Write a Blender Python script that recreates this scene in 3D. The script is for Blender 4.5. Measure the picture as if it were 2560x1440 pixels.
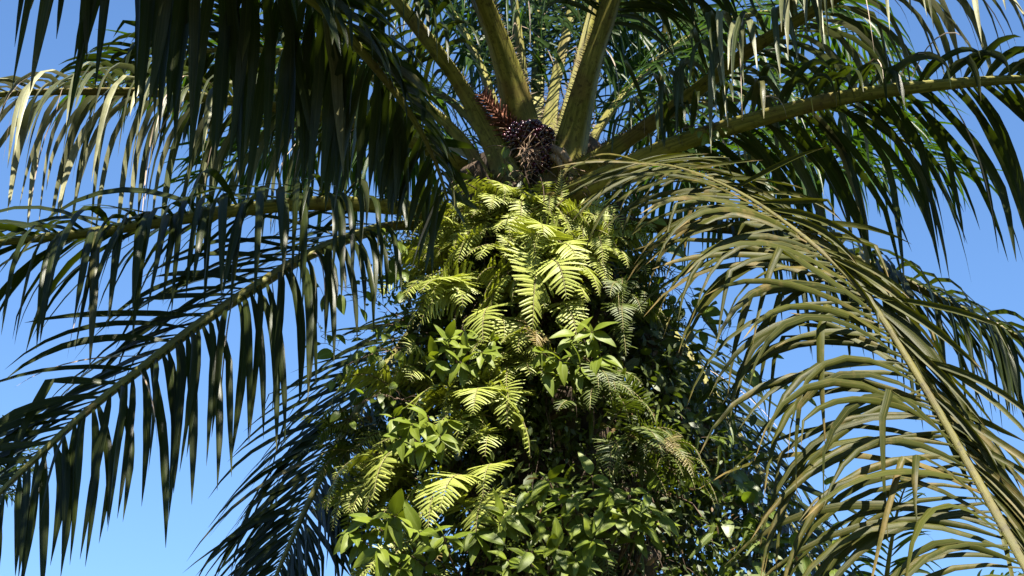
import bpy, math, random
import numpy as np
from mathutils import Vector, Matrix
from mathutils.bvhtree import BVHTree

for o in list(bpy.data.objects):
    bpy.data.objects.remove(o)
scene = bpy.context.scene
COL = scene.collection

# ------------------------------------------------------------------ camera
PITCH = math.radians(25.0)
FOC = 4391.0                       # focal length in photograph pixels (2560 wide)
EYE = np.array([0.0, 0.0, 1.6])
CP, SP = math.cos(PITCH), math.sin(PITCH)
cam = bpy.data.cameras.new('camera')
cam.sensor_width = 36.0
cam.lens = FOC / 2560.0 * 36.0
cam.clip_start = 0.05
cam.clip_end = 5000.0
cam_o = bpy.data.objects.new('camera', cam)
COL.objects.link(cam_o)
cam_o.location = EYE
cam_o.rotation_euler = (math.pi / 2 + PITCH, 0, 0)
scene.camera = cam_o

# ------------------------------------------------------------------ sky and sun
SUN_AZ = math.radians(24.0)        # to the right of straight behind the camera
SUN_EL = math.radians(50.0)
TO_SUN = Vector((math.sin(SUN_AZ) * math.cos(SUN_EL), -math.cos(SUN_AZ) * math.cos(SUN_EL), math.sin(SUN_EL)))
world = bpy.data.worlds.new('World')
scene.world = world
world.use_nodes = True
wn = world.node_tree.nodes
wn.clear()
sky = wn.new('ShaderNodeTexSky')
sky.sky_type = 'NISHITA'
sky.sun_disc = False
sky.sun_elevation = SUN_EL
sky.sun_rotation = math.atan2(TO_SUN.x, TO_SUN.y)
sky.altitude = 0.0
sky.air_density = 1.22
sky.dust_density = 0.0
sky.ozone_density = 10.0
bg = wn.new('ShaderNodeBackground')
bg.inputs['Strength'].default_value = 0.05
wo = wn.new('ShaderNodeOutputWorld')
world.node_tree.links.new(sky.outputs[0], bg.inputs[0])
world.node_tree.links.new(bg.outputs[0], wo.inputs[0])

sun = bpy.data.lights.new('sun', 'SUN')
sun.energy = 5.0
sun.angle = math.radians(0.53)
sun.color = (1.0, 0.93, 0.82)
sun_o = bpy.data.objects.new('sun', sun)
COL.objects.link(sun_o)
sun_o.location = (3, -6, 14)
sun_o.rotation_euler = TO_SUN.to_track_quat('Z', 'Y').to_euler()

vs = scene.view_settings
vs.view_transform = 'Standard'
vs.look = 'None'
vs.exposure = 2.2
vs.gamma = 1.0
scene.cycles.max_bounces = 6
scene.cycles.transparent_max_bounces = 6
scene.cycles.sample_clamp_indirect = 6.0


# ------------------------------------------------------------------ small helpers
def at(px, py, d):
    """A point of the place from where it shows in the photograph and how far along the view it stands."""
    x = (px - 1280.0) / FOC * d
    u = -(py - 720.0) / FOC * d
    return np.array([x, d * CP - u * SP, EYE[2] + d * SP + u * CP])


def project(p):
    q = np.asarray(p) - EYE
    d = q[..., 1] * CP + q[..., 2] * SP
    u = -q[..., 1] * SP + q[..., 2] * CP
    return 1280 + q[..., 0] / d * FOC, 720 - u / d * FOC, d


def nz(v):
    v = np.asarray(v, float)
    n = math.sqrt(v[0] * v[0] + v[1] * v[1] + v[2] * v[2])
    return v / n if n > 1e-9 else v


def sstep(x, a, b):
    t = np.clip((x - a) / (b - a), 0, 1)
    return t * t * (3 - 2 * t)


class Geo:
    """Collects vertices, faces, a per-point leaf coordinate (along, across, random) and a dryness value."""

    def __init__(self):
        self.v, self.f, self.lf, self.dry, self.n = [], [], [], [], 0

    def add(self, v, f, lf=None, dry=0.0):
        v = np.asarray(v, float)
        k = len(v)
        self.v.append(v)
        self.f += [tuple(i + self.n for i in q) for q in f]
        self.lf.append(np.zeros((k, 3)) if lf is None else np.asarray(lf, float))
        self.dry.append(np.full(k, dry) if np.isscalar(dry) else np.asarray(dry, float))
        self.n += k

    def mesh(self, name, mat, origin=(0, 0, 0), smooth=True):
        me = bpy.data.meshes.new(name)
        v = np.concatenate(self.v) - np.asarray(origin)
        me.from_pydata(v.tolist(), [], self.f)
        a = me.attributes.new('lf', 'FLOAT_VECTOR', 'POINT')
        a.data.foreach_set('vector', np.concatenate(self.lf).astype(np.float32).ravel())
        b = me.attributes.new('dry', 'FLOAT', 'POINT')
        b.data.foreach_set('value', np.concatenate(self.dry).astype(np.float32))
        me.materials.append(mat)
        if smooth:
            me.polygons.foreach_set('use_smooth', np.ones(len(me.polygons), dtype=bool))
        me.update()
        return me


def link(name, data, parent=None, mat=None):
    o = bpy.data.objects.new(name, data)
    COL.objects.link(o)
    if parent is not None:
        o.parent = parent
    if mat is not None:
        o.matrix_local = mat
    return o


def tag(o, label=None, cat=None, group=None, kind=None):
    if label:
        o['label'] = label
    if cat:
        o['category'] = cat
    if group:
        o['group'] = group
    if kind:
        o['kind'] = kind
    return o


def root(name, loc, label, cat, group=None):
    o = bpy.data.objects.new(name, None)
    o.empty_display_size = 0.2
    COL.objects.link(o)
    o.location = Vector(loc)
    return tag(o, label, cat, group)


def tube(g, pts, rad, k=6, rnd=0.5, dry=0.0):
    pts = np.asarray(pts, float)
    n = len(pts)
    rad = np.full(n, rad) if np.isscalar(rad) else np.asarray(rad)
    T = np.gradient(pts, axis=0)
    T /= np.linalg.norm(T, axis=1)[:, None] + 1e-9
    a = np.array([0, 0, 1.0]) if abs(T[0][2]) < 0.9 else np.array([1.0, 0, 0])
    U = nz(a - T[0] * (a @ T[0]))
    V, LF = [], []
    for i in range(n):
        U = nz(U - T[i] * (U @ T[i]))
        W = np.cross(T[i], U)
        for j in range(k):
            c = 2 * math.pi * j / k
            V.append(pts[i] + rad[i] * (math.cos(c) * U + math.sin(c) * W))
            LF.append((i / (n - 1), j / k * 2 - 1, rnd))
    F = []
    for i in range(n - 1):
        for j in range(k):
            F.append((i * k + j, i * k + (j + 1) % k, (i + 1) * k + (j + 1) % k, (i + 1) * k + j))
    F.append(tuple(range(k))[::-1])
    F.append(tuple((n - 1) * k + j for j in range(k)))
    g.add(V, F, LF, dry)


def spline(P, n):
    P = np.asarray(P, float)
    Q = np.vstack([2 * P[0] - P[1], P, 2 * P[-1] - P[-2]])
    out = []
    for i in range(1, len(Q) - 2):
        p0, p1, p2, p3 = Q[i - 1], Q[i], Q[i + 1], Q[i + 2]
        for t in np.linspace(0, 1, 24, endpoint=False):
            out.append(0.5 * (2 * p1 + (p2 - p0) * t + (2 * p0 - 5 * p1 + 4 * p2 - p3) * t * t + (3 * p1 - p0 - 3 * p2 + p3) * t ** 3))
    out.append(P[-1])
    out = np.array(out)
    s = np.concatenate([[0], np.cumsum(np.linalg.norm(np.diff(out, axis=0), axis=1))])
    u = np.linspace(0, s[-1], n)
    return np.stack([np.interp(u, s, out[:, k]) for k in range(3)], 1), s[-1]


# ------------------------------------------------------------------ materials
class NT:
    def __init__(self, name):
        self.m = bpy.data.materials.new(name)
        self.m.use_nodes = True
        self.t = self.m.node_tree
        self.t.nodes.clear()

    def n(self, typ, ins=None, **kw):
        nd = self.t.nodes.new(typ)
        for k, v in kw.items():
            setattr(nd, k, v)
        for k, v in (ins or {}).items():
            self.put(nd.inputs[k], v)
        return nd

    def put(self, sock, v):
        if isinstance(v, bpy.types.NodeSocket):
            self.t.links.new(v, sock)
        elif isinstance(v, bpy.types.Node):
            self.t.links.new(v.outputs[0], sock)
        else:
            if isinstance(v, (tuple, list)) and len(v) == 3 and sock.type == 'RGBA':
                v = (*v, 1)
            sock.default_value = v

    def math(self, op, a, b=0.0, c=None, clamp=False):
        nd = self.n('ShaderNodeMath', operation=op, use_clamp=clamp)
        self.put(nd.inputs[0], a)
        self.put(nd.inputs[1], b)
        if c is not None:
            self.put(nd.inputs[2], c)
        return nd.outputs[0]

    def mix(self, f, a, b, blend='MIX'):
        nd = self.n('ShaderNodeMix', data_type='RGBA', blend_type=blend)
        self.put(nd.inputs[0], f)
        self.put(nd.inputs[6], a)
        self.put(nd.inputs[7], b)
        return nd.outputs[2]

    def ramp(self, f, a, b):
        nd = self.n('ShaderNodeMapRange', {0: f, 1: a, 2: b}, interpolation_type='SMOOTHSTEP')
        return nd.outputs[0]

    def noise(self, vec, scale, detail=3.0, rough=0.55):
        nd = self.n('ShaderNodeTexNoise', {'Scale': scale, 'Detail': detail, 'Roughness': rough})
        if vec is not None:
            self.put(nd.inputs['Vector'], vec)
        return nd.outputs[0]

    def out(self, sh):
        o = self.n('ShaderNodeOutputMaterial')
        self.t.links.new(sh, o.inputs[0])
        return self.m


def leaf_material(name, c1, c2, tan, trans, rough=0.42, tr=0.3, rib=(0.16, 0.2, 0.05), spec=0.5, streak=1.0, blotch=0.0, tipdry=0.35, backlight=None):
    t = NT(name)
    lf = t.n('ShaderNodeAttribute', attribute_name='lf')
    dry = t.n('ShaderNodeAttribute', attribute_name='dry').outputs['Fac']
    sp = t.n('ShaderNodeSeparateXYZ', {0: lf.outputs['Vector']})
    u, v, r = sp.outputs[0], sp.outputs[1], sp.outputs[2]
    vec = t.n('ShaderNodeCombineXYZ', {0: t.math('MULTIPLY_ADD', r, 37.0, t.math('MULTIPLY', u, 2.5)), 1: t.math('MULTIPLY', v, 7.0), 2: t.math('MULTIPLY', r, 91.0)})
    st = t.noise(vec, 1.6, 4.0)
    pos = t.n('ShaderNodeNewGeometry').outputs['Position']
    bl = t.noise(pos, 9.0, 4.0, 0.65)
    col = t.mix(r, c1, c2)
    col = t.mix(t.math('MULTIPLY', t.ramp(st, 0.35, 0.7), 0.45 * streak), col, tuple(min(1, x * 1.9 + 0.01) for x in c2))
    # dry, brown and yellow patches with their own shape
    d = t.math('ADD', dry, t.math('MULTIPLY', t.ramp(u, 0.78, 1.0), t.math('MULTIPLY', r, tipdry)))
    d = t.math('ADD', d, t.math('MULTIPLY', t.math('SUBTRACT', bl, 0.5), blotch))
    d = t.math('MULTIPLY_ADD', t.math('SUBTRACT', st, 0.5), 0.5, d, clamp=False)
    d = t.ramp(d, 0.15, 0.8)
    tanv = t.mix(t.ramp(bl, 0.35, 0.7), tan, tuple(x * 0.55 for x in tan))
    col = t.mix(d, col, tanv)
    ribm = t.math('SUBTRACT', 1.0, t.ramp(t.math('ABSOLUTE', v), 0.02, 0.16))
    col = t.mix(t.math('MULTIPLY', ribm, 0.55), col, rib)
    bump = t.n('ShaderNodeBump', {'Strength': 0.25, 'Distance': 0.004, 'Height': st})
    p = t.n('ShaderNodeBsdfPrincipled', {'Base Color': col, 'Roughness': rough, 'Specular IOR Level': spec, 'Normal': bump.outputs[0]})
    tc = t.mix(d, trans, tuple(x * 0.6 for x in tan))
    tc = t.mix(t.math('MULTIPLY', t.ramp(st, 0.3, 0.75), 0.4), tc, tuple(x * 0.5 for x in trans))
    tl = t.n('ShaderNodeBsdfTranslucent', {'Color': tc})
    mx = t.n('ShaderNodeMixShader', {0: tr, 1: p.outputs[0], 2: tl.outputs[0]})
    return t.out(mx.outputs[0])


def bark_material(name, c1, c2, c3, scale=8.0, rough=0.85, stretch=(1, 1, 1), bump=0.6, spec=0.3):
    t = NT(name)
    pos = t.n('ShaderNodeNewGeometry').outputs['Position']
    vec = t.n('ShaderNodeVectorMath', {0: pos, 1: stretch}, operation='MULTIPLY').outputs[0]
    a = t.noise(vec, scale, 6.0, 0.65)
    b = t.noise(vec, scale * 0.3, 3.0)
    col = t.mix(t.ramp(a, 0.3, 0.7), c1, c2)
    col = t.mix(t.ramp(b, 0.5, 0.72), col, c3)
    bp = t.n('ShaderNodeBump', {'Strength': bump, 'Distance': 0.02, 'Height': a})
    p = t.n('ShaderNodeBsdfPrincipled', {'Base Color': col, 'Roughness': rough, 'Specular IOR Level': spec, 'Normal': bp.outputs[0]})
    return t.out(p.outputs[0])


def rachis_material(name, green, yellow, brown, palev=0.32):
    """lf.x runs along the frond, lf.y round it (+1 on the upper channel)."""
    t = NT(name)
    lf = t.n('ShaderNodeAttribute', attribute_name='lf')
    sp = t.n('ShaderNodeSeparateXYZ', {0: lf.outputs['Vector']})
    u, v, r = sp.outputs[0], sp.outputs[1], sp.outputs[2]
    pos = t.n('ShaderNodeNewGeometry').outputs['Position']
    vec = t.n('ShaderNodeCombineXYZ', {0: t.math('MULTIPLY', u, 9.0), 1: t.math('MULTIPLY', v, 5.0), 2: t.math('MULTIPLY', r, 50.0)})
    st = t.noise(vec, 2.0, 5.0, 0.65)
    sp2 = t.noise(pos, 26.0, 4.0, 0.7)
    big = t.noise(pos, 3.5, 3.0)
    col = t.mix(t.ramp(st, 0.36, 0.62), green, yellow)
    col = t.mix(t.math('MULTIPLY', t.ramp(big, 0.5, 0.68), 0.65), col, brown)
    col = t.mix(t.math('MULTIPLY', t.ramp(sp2, 0.52, 0.66), 0.7), col, tuple(x * 0.35 for x in brown))
    pale = t.math('MULTIPLY', t.ramp(v, 0.1, 0.7), t.math('SUBTRACT', 0.75, t.math('MULTIPLY', u, 0.4)))
    col = t.mix(t.math('MULTIPLY', pale, palev), col, (0.26, 0.25, 0.11))
    col = t.mix(t.math('SUBTRACT', 1.0, t.ramp(u, 0.0, 0.06)), col, (0.05, 0.032, 0.018))
    bp = t.n('ShaderNodeBump', {'Strength': 0.35, 'Distance': 0.01, 'Height': st})
    p = t.n('ShaderNodeBsdfPrincipled', {'Base Color': col, 'Roughness': 0.6, 'Specular IOR Level': 0.22, 'Normal': bp.outputs[0]})
    return t.out(p.outputs[0])


M = {}
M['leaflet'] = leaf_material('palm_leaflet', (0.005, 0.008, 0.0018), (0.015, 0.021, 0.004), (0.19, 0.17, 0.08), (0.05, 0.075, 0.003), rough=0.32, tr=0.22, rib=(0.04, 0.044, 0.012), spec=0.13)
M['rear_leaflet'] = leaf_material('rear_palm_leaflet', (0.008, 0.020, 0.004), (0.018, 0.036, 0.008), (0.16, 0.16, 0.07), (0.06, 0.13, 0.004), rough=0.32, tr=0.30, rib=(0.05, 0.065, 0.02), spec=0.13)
M['dry_leaflet'] = leaf_material('weathered_palm_leaflet', (0.011, 0.014, 0.0016), (0.034, 0.037, 0.004), (0.20, 0.142, 0.05), (0.09, 0.10, 0.005), rough=0.45, tr=0.17, rib=(0.08, 0.07, 0.022), blotch=1.7, tipdry=0.8, spec=0.1)
M['pale_leaflet'] = leaf_material('pale_sunlit_palm_leaflet', (0.010, 0.016, 0.004), (0.026, 0.036, 0.010), (0.30, 0.29, 0.17), (0.06, 0.085, 0.008), rough=0.38, tr=0.18, rib=(0.10, 0.11, 0.05), spec=0.18)  # weathered bloom, paled further so the sunlight on these fronds is in the colour
M['far_leaflet'] = leaf_material('far_palm_leaflet', (0.010, 0.018, 0.005), (0.020, 0.032, 0.008), (0.12, 0.12, 0.05), (0.04, 0.075, 0.005), rough=0.42, tr=0.25, spec=0.15, rib=(0.05, 0.06, 0.02))
M['strand'] = leaf_material('withered_strand', (0.22, 0.16, 0.125), (0.28, 0.22, 0.17), (0.26, 0.20, 0.14), (0.3, 0.2, 0.14), rough=0.6, tr=0.05, rib=(0.5, 0.4, 0.3))
M['rachis'] = rachis_material('frond_stalk', (0.066, 0.067, 0.009), (0.155, 0.14, 0.026), (0.08, 0.05, 0.014))
M['yellow_rachis'] = rachis_material('yellow_frond_stalk', (0.046, 0.046, 0.004), (0.074, 0.062, 0.005), (0.04, 0.027, 0.005), 0.08)
M['thorn'] = bark_material('thorn', (0.16, 0.12, 0.07), (0.06, 0.04, 0.02), (0.22, 0.18, 0.11), 40.0, 0.6)
M['trunk'] = bark_material('trunk_bark', (0.014, 0.009, 0.005), (0.04, 0.026, 0.015), (0.03, 0.032, 0.012), 9.0, 0.95, (1, 1, 0.6), 1.0)
M['leaf_base'] = bark_material('old_leaf_base', (0.022, 0.014, 0.008), (0.06, 0.04, 0.024), (0.03, 0.034, 0.012), 14.0, 0.9, (1, 1, 0.35), 0.9)
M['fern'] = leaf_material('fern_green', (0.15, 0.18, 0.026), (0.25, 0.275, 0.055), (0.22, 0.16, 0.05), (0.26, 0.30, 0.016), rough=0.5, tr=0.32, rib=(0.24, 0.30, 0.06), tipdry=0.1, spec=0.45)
M['dark_fern'] = leaf_material('fern_green_painted_shade', (0.036, 0.052, 0.005), (0.066, 0.086, 0.009), (0.18, 0.14, 0.05), (0.10, 0.14, 0.006), rough=0.5, tr=0.3, rib=(0.12, 0.18, 0.04), tipdry=0.1)  # fern green darkened, with the shade put into the colour
M['fern_stalk'] = bark_material('fern_stalk', (0.16, 0.15, 0.05), (0.10, 0.07, 0.035), (0.2, 0.22, 0.07), 30.0, 0.6)
M['shrub_leaf'] = leaf_material('shrub_leaf', (0.068, 0.098, 0.007), (0.12, 0.15, 0.013), (0.22, 0.14, 0.03), (0.17, 0.22, 0.008), rough=0.48, tr=0.28, rib=(0.15, 0.18, 0.04), tipdry=0.05, spec=0.28, streak=0.35)
M['vine_leaf'] = leaf_material('vine_leaf', (0.050, 0.076, 0.006), (0.092, 0.12, 0.010), (0.2, 0.15, 0.03), (0.17, 0.25, 0.010), rough=0.42, tr=0.38, rib=(0.16, 0.24, 0.06), tipdry=0.1, streak=0.35)
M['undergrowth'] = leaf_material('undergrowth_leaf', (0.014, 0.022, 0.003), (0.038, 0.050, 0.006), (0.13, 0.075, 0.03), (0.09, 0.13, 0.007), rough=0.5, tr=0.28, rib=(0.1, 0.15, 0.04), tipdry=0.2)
M['twig'] = bark_material('twig', (0.10, 0.062, 0.04), (0.05, 0.03, 0.02), (0.15, 0.105, 0.07), 22.0, 0.7, (1, 1, 0.4), 0.4)
M['root'] = bark_material('hanging_fibre', (0.07, 0.045, 0.028), (0.03, 0.018, 0.011), (0.13, 0.09, 0.06), 25.0, 0.85, (1, 1, 0.2), 0.3)
M['fibre'] = bark_material('pale_fibre', (0.22, 0.15, 0.095), (0.10, 0.06, 0.035), (0.30, 0.22, 0.15), 30.0, 0.7, (1, 1, 0.3), 0.3)
M['spathe'] = bark_material('cut_bunch_stalk', (0.26, 0.18, 0.10), (0.10, 0.06, 0.03), (0.34, 0.26, 0.16), 40.0, 0.65, (1.5, 1, 0.4), 0.5)
M['bunch_core'] = bark_material('bunch_core', (0.03, 0.014, 0.012), (0.07, 0.03, 0.02), (0.1, 0.06, 0.03), 30.0, 0.8)
M['spikelet'] = bark_material('flower_spikelet', (0.10, 0.030, 0.012), (0.045, 0.012, 0.006), (0.16, 0.06, 0.025), 45.0, 0.65)
M['ground'] = bark_material('ground_cover', (0.014, 0.021, 0.006), (0.024, 0.034, 0.009), (0.03, 0.024, 0.014), 2.5, 0.95)  # colours lowered to stand for a floor lying in shade


def fruit_material():
    t = NT('palm_fruit')
    oi = t.n('ShaderNodeObjectInfo').outputs['Random']
    tc = t.n('ShaderNodeTexCoord').outputs['Object']
    z = t.n('ShaderNodeSeparateXYZ', {0: tc}).outputs[2]
    col = t.mix(oi, (0.010, 0.003, 0.008), (0.060, 0.007, 0.020))
    col = t.mix(t.math('MULTIPLY', t.ramp(z, 0.2, -0.9), 0.5), col, (0.16, 0.03, 0.02))
    p = t.n('ShaderNodeBsdfPrincipled', {'Base Color': col, 'Roughness': 0.22, 'Specular IOR Level': 0.6})
    return t.out(p.outputs[0])


M['fruit'] = fruit_material()

# ------------------------------------------------------------------ palm fronds
LEAFLETS = []        # every leaflet of every palm, gathered first and sorted into objects below
SEG = 9


class Rec:
    pass


LF_FACES = []
for _i in range(SEG - 1):
    a, b = _i * 3, (_i + 1) * 3
    LF_FACES += [(a, a + 1, b + 1, b), (a + 1, a + 2, b + 2, b + 1)]
LF_S = np.linspace(0, 1, SEG)
LF_W = np.array([0.30, 0.72, 0.94, 1.0, 0.97, 0.86, 0.66, 0.38, 0.03])


def leaflet(fr, P, d0, wdir, L, W, droop, twist, kink, rng, dry, mat, fold=0.22):
    v = np.zeros((SEG * 3, 3))
    lf = np.zeros((SEG * 3, 3))
    p, d, w = np.array(P), nz(d0), nz(wdir)
    step = L / (SEG - 1)
    r = rng.random()
    down = np.array([0, 0, -1.0])
    wave = rng.uniform(-0.06, 0.06)
    jit = rng.normal(1, 0.07, (SEG, 2))
    CT, ST = math.cos(twist / SEG), math.sin(twist / SEG)
    for i in range(SEG):
        w = nz(w - d * (w @ d))
        n = np.cross(w, d)
        hw = 0.5 * W * LF_W[i]
        e = hw * fold * 2
        ja, jb = jit[i]
        v[i * 3] = p - w * hw * ja - n * e
        v[i * 3 + 1] = p
        v[i * 3 + 2] = p + w * hw * jb - n * e
        lf[i * 3:(i + 1) * 3, 0] = LF_S[i]
        lf[i * 3:(i + 1) * 3, 1] = (-1, 0, 1)
        lf[i * 3:(i + 1) * 3, 2] = r
        if i == SEG - 1:
            break
        p = p + d * step
        g = droop * step * (0.45 + 1.3 * LF_S[i])
        if kink and abs(LF_S[i] - kink) < 0.07:
            g += 2.2
        nd = nz(d + down * g + w * wave)
        # carry the blade over the bend, then twist it
        hv = d + nd
        w = w - hv * ((w @ nd) / (1.0 + d @ nd))
        d = nd
        if twist:
            w = w * CT + np.cross(d, w) * ST
    rec = Rec()
    rec.frond, rec.v, rec.lf, rec.dry, rec.mat = fr, v, lf, dry, mat
    LEAFLETS.append(rec)


class Frond:
    pass


FRONDS = []


def frond(palm, pts, seed, s0=0.2, n=55, L=1.0, W=0.055, a0=75, a1=35, droop=(2.5, 2.5), lift=(10, 10), plume=22,
          base=(0.13, 0.065), mid=(0.058, 0.05), mat='leaflet', rmat='rachis', thorns=0, uhint=(0, 0, 1), kinks=0.15,
          strands=0.05, dry=0.0, twist=0.6, roll=0.0, split=True, sides=(1, 1), label=None, tipL=0.45, angk=(1, 1), fold=0.2, s1=1.0, Lk=(1, 1), rag=7, ang=None, sunlit_tip=0.0, skip=(0.03, 0.03)):
    """pts: (px, py, depth) from the crown to the tip."""
    rng = np.random.default_rng(seed)
    P3 = [at(*q) for q in pts]
    N = 64
    P, length = spline(P3, N)
    T = np.gradient(P, axis=0)
    T /= np.linalg.norm(T, axis=1)[:, None]
    U = np.zeros_like(P)
    u = nz(np.array(uhint, float) - T[0] * (np.array(uhint) @ T[0]))
    for i in range(N):
        u = nz(u - T[i] * (u @ T[i]))
        U[i] = u
    if roll:
        for i in range(N):
            U[i] = np.array(Matrix.Rotation(roll * i / (N - 1), 3, Vector(T[i]))) @ U[i]
    S = np.cross(T, U)
    s = np.linspace(0, 1, N)
    # stalk: flattened and channelled at the base, rounded further out
    hw = np.where(s < s0, base[0] + (mid[0] - base[0]) * sstep(s, 0, s0) ** 0.8, mid[0] * (1 - (s - s0) / (1 - s0)) ** 0.9 + 0.006)
    hh = np.where(s < s0, base[1] + (mid[1] - base[1]) * (s / s0), mid[1] * (1 - (s - s0) / (1 - s0)) ** 0.9 + 0.006)
    hw = hw * (1 + 0.35 * (1 - sstep(s, 0, 0.07)))
    K = 12
    g = Geo()
    V, LF = [], []
    rr = rng.random()
    for i in range(N):
        flat = 0.25 + 0.35 * sstep(s[i], 0.1, 0.6)
        for j in range(K):
            c = 2 * math.pi * j / K
            x, y = math.cos(c), math.sin(c)
            yy = y * flat - (0.25 * (1 - abs(x)) * (1 - sstep(s[i], 0.1, 0.5)) if y > 0.1 else 0) if y > 0 else -(1 - abs(x) ** 1.3)
            V.append(P[i] + S[i] * x * hw[i] + U[i] * yy * hh[i])
            LF.append((s[i], y, rr))
    F = []
    for i in range(N - 1):
        for j in range(K):
            F.append((i * K + j, (i + 1) * K + j, (i + 1) * K + (j + 1) % K, i * K + (j + 1) % K))
    F.append(tuple(range(K)))
    F.append(tuple((N - 1) * K + j for j in range(K))[::-1])
    g.add(V, F, LF)
    fr = Frond()
    fr.palm, fr.g, fr.rmat, fr.split, fr.label = palm, g, rmat, split, label
    FRONDS.append(fr)
    # thorns along both edges of the stalk
    fr.th = None
    if thorns:
        th = Geo()
        for side in (-1, 1):
            for k in range(thorns):
                q = 0.045 + (s0 * 1.05 - 0.045) * (k + rng.uniform(-0.4, 0.4)) / thorns
                i = min(N - 2, max(0, int(q * (N - 1))))
                f = min(1, max(0, q * (N - 1) - i))
                pp = P[i] * (1 - f) + P[i + 1] * f
                ww = hw[i] * (1 - f) + hw[i + 1] * f
                b = pp + S[i] * side * ww * 0.93 + U[i] * 0.02 * hh[i]
                le = rng.uniform(0.025, 0.075) * (1.15 - 0.5 * q / s0)
                d = nz(S[i] * side + U[i] * rng.uniform(-0.2, 0.9) + T[i] * rng.uniform(-0.1, 0.55))
                w1 = T[i] * 0.0055
                w2 = nz(np.cross(d, T[i])) * 0.005
                th.add([b - w1 - d * 0.01, b + w1 - d * 0.01, b + w2 - d * 0.01, b + d * le], [(0, 1, 3), (1, 2, 3), (2, 0, 3)])
        fr.th = th
    # leaflets in two ranks, in loose tufts at different angles
    for si, side in enumerate((-1, 1)):
        if not sides[si]:
            continue
        k = 0
        while k < n:
            k += 1
            if rng.random() < skip[si]:
                continue
            q = s0 + (s1 - s0) * (k + rng.uniform(-0.3, 0.3)) / n
            q = min(0.999, max(0.01, q))
            x = (q - s0) / (1 - s0)
            i = min(N - 2, int(q * (N - 1)))
            f = q * (N - 1) - i
            pp = P[i] * (1 - f) + P[i + 1] * f
            b0, b1 = ang[si] if ang else (a0, a1)
            A = math.radians((b0 + (b1 - b0) * x) * angk[si] + rng.normal(0, rag))
            up = (k % 3 == 0) * 1.0 + (k % 3 == 1) * -0.35
            B = math.radians(lift[si] + plume * up + rng.normal(0, 7))
            lat = S[i] * side * math.cos(B) + U[i] * math.sin(B)
            d0 = math.cos(A) * T[i] + math.sin(A) * lat
            prof = min(1.0, 0.5 + 3.0 * x) * (1 - (1 - tipL) * sstep(x, 0.45, 1.0))
            LL = L * Lk[si] * prof * rng.uniform(0.82, 1.12)
            WW = W * (0.6 + 0.4 * min(1, 4 * x)) * (1 - 0.45 * sstep(x, 0.6, 1.0)) * rng.uniform(0.8, 1.15)
            b = pp + S[i] * side * hw[i] * 0.75 + U[i] * hh[i] * 0.1
            kk = rng.uniform(0.2, 0.75) if rng.random() < kinks else 0
            dr = droop[si] * rng.uniform(0.5, 1.7)
            if rng.random() < 0.06:
                LL *= rng.uniform(0.35, 0.7)
            dd = float(np.clip(dry + sunlit_tip * x + rng.normal(0, 0.1) + (0.3 if rng.random() < 0.03 else 0), -0.2, 1.2))
            if rng.random() < strands:
                leaflet(fr, b, d0, T[i], LL * rng.uniform(0.7, 1.2), 0.010, dr * 1.2, rng.uniform(-2, 2), 0, rng, 0.5, 'strand', fold=0.1)
            else:
                leaflet(fr, b, d0, T[i], LL, WW, dr, rng.normal(0, twist), kk, rng, dd, mat, fold=fold * rng.uniform(0.3, 1.6))
    return fr


def flush_palms(limit=300):
    """Sorts the gathered leaflets into single objects (the ones that show largest) and one remainder per frond."""
    polys, verts, base = [], [], 0
    for r in LEAFLETS:
        verts += r.v.tolist()
        polys += [tuple(i + base for i in q) for q in LF_FACES]
        base += len(r.v)
    for fr in FRONDS:
        for v in fr.g.v:
            verts += v.tolist()
        polys += [tuple(i + base for i in q) for q in fr.g.f]
        base += fr.g.n
    bvh = BVHTree.FromPolygons([Vector(v) for v in verts], polys)
    eye = Vector(EYE)
    for r in LEAFLETS:
        x, y, d = project(r.v)
        inside = (x > 0) & (x < 2560) & (y > 0) & (y < 1440) & (d > 0.2)
        score = 0.0
        if inside.any() and r.frond.split:
            seen = 0
            for i in (1, 2, 4, 5, 7):
                j = i * 3 + 1
                if not inside[j]:
                    continue
                q = Vector(r.v[j])
                h = bvh.ray_cast(eye, (q - eye).normalized(), (q - eye).length - 0.02)
                seen += h[0] is None
            if seen:
                le = np.hypot(np.diff(x[1::3]), np.diff(y[1::3])).sum()
                wi = np.median(np.hypot(x[2::3] - x[0::3], y[2::3] - y[0::3]))
                score = le * max(wi, 2) * seen / 5
        SCORE[id(r)] = score
    for palm in {fr.palm for fr in FRONDS}:
        rs = [r for r in LEAFLETS if r.frond.palm is palm and SCORE[id(r)] > 60]
        rs.sort(key=lambda r: -SCORE[id(r)])
        for r in rs[:limit]:
            SINGLE.add(id(r))
    by = {}
    for r in LEAFLETS:
        by.setdefault(id(r.frond), []).append(r)
    for fr in FRONDS:
        org = np.array(fr.palm.location)
        fo = link('frond', fr.g.mesh('frond', M[fr.rmat], org), fr.palm)
        if fr.label:
            fo['label'] = fr.label
        fr.obj = fo
        if fr.th:
            tag(link('thorns', fr.th.mesh('thorns', M['thorn'], org, smooth=False), fo), kind='stuff')
        rest = {}
        for r in by.get(id(fr), ()):
            if id(r) in SINGLE:
                g = Geo()
                b0 = (r.v[0] + r.v[2]) / 2
                g.add(r.v, LF_FACES, r.lf, r.dry)
                link('leaflet', g.mesh('leaflet', M[r.mat], b0), fo, Matrix.Translation(Vector(b0 - org)))
            else:
                rest.setdefault(r.mat, Geo()).add(r.v, LF_FACES, r.lf, r.dry)
        for mt, g in rest.items():
            tag(link('leaflets' if mt != 'strand' else 'withered_strands', g.mesh('leaflets', M[mt], org), fo), kind='stuff')


SCORE, SINGLE = {}, set()



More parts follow.
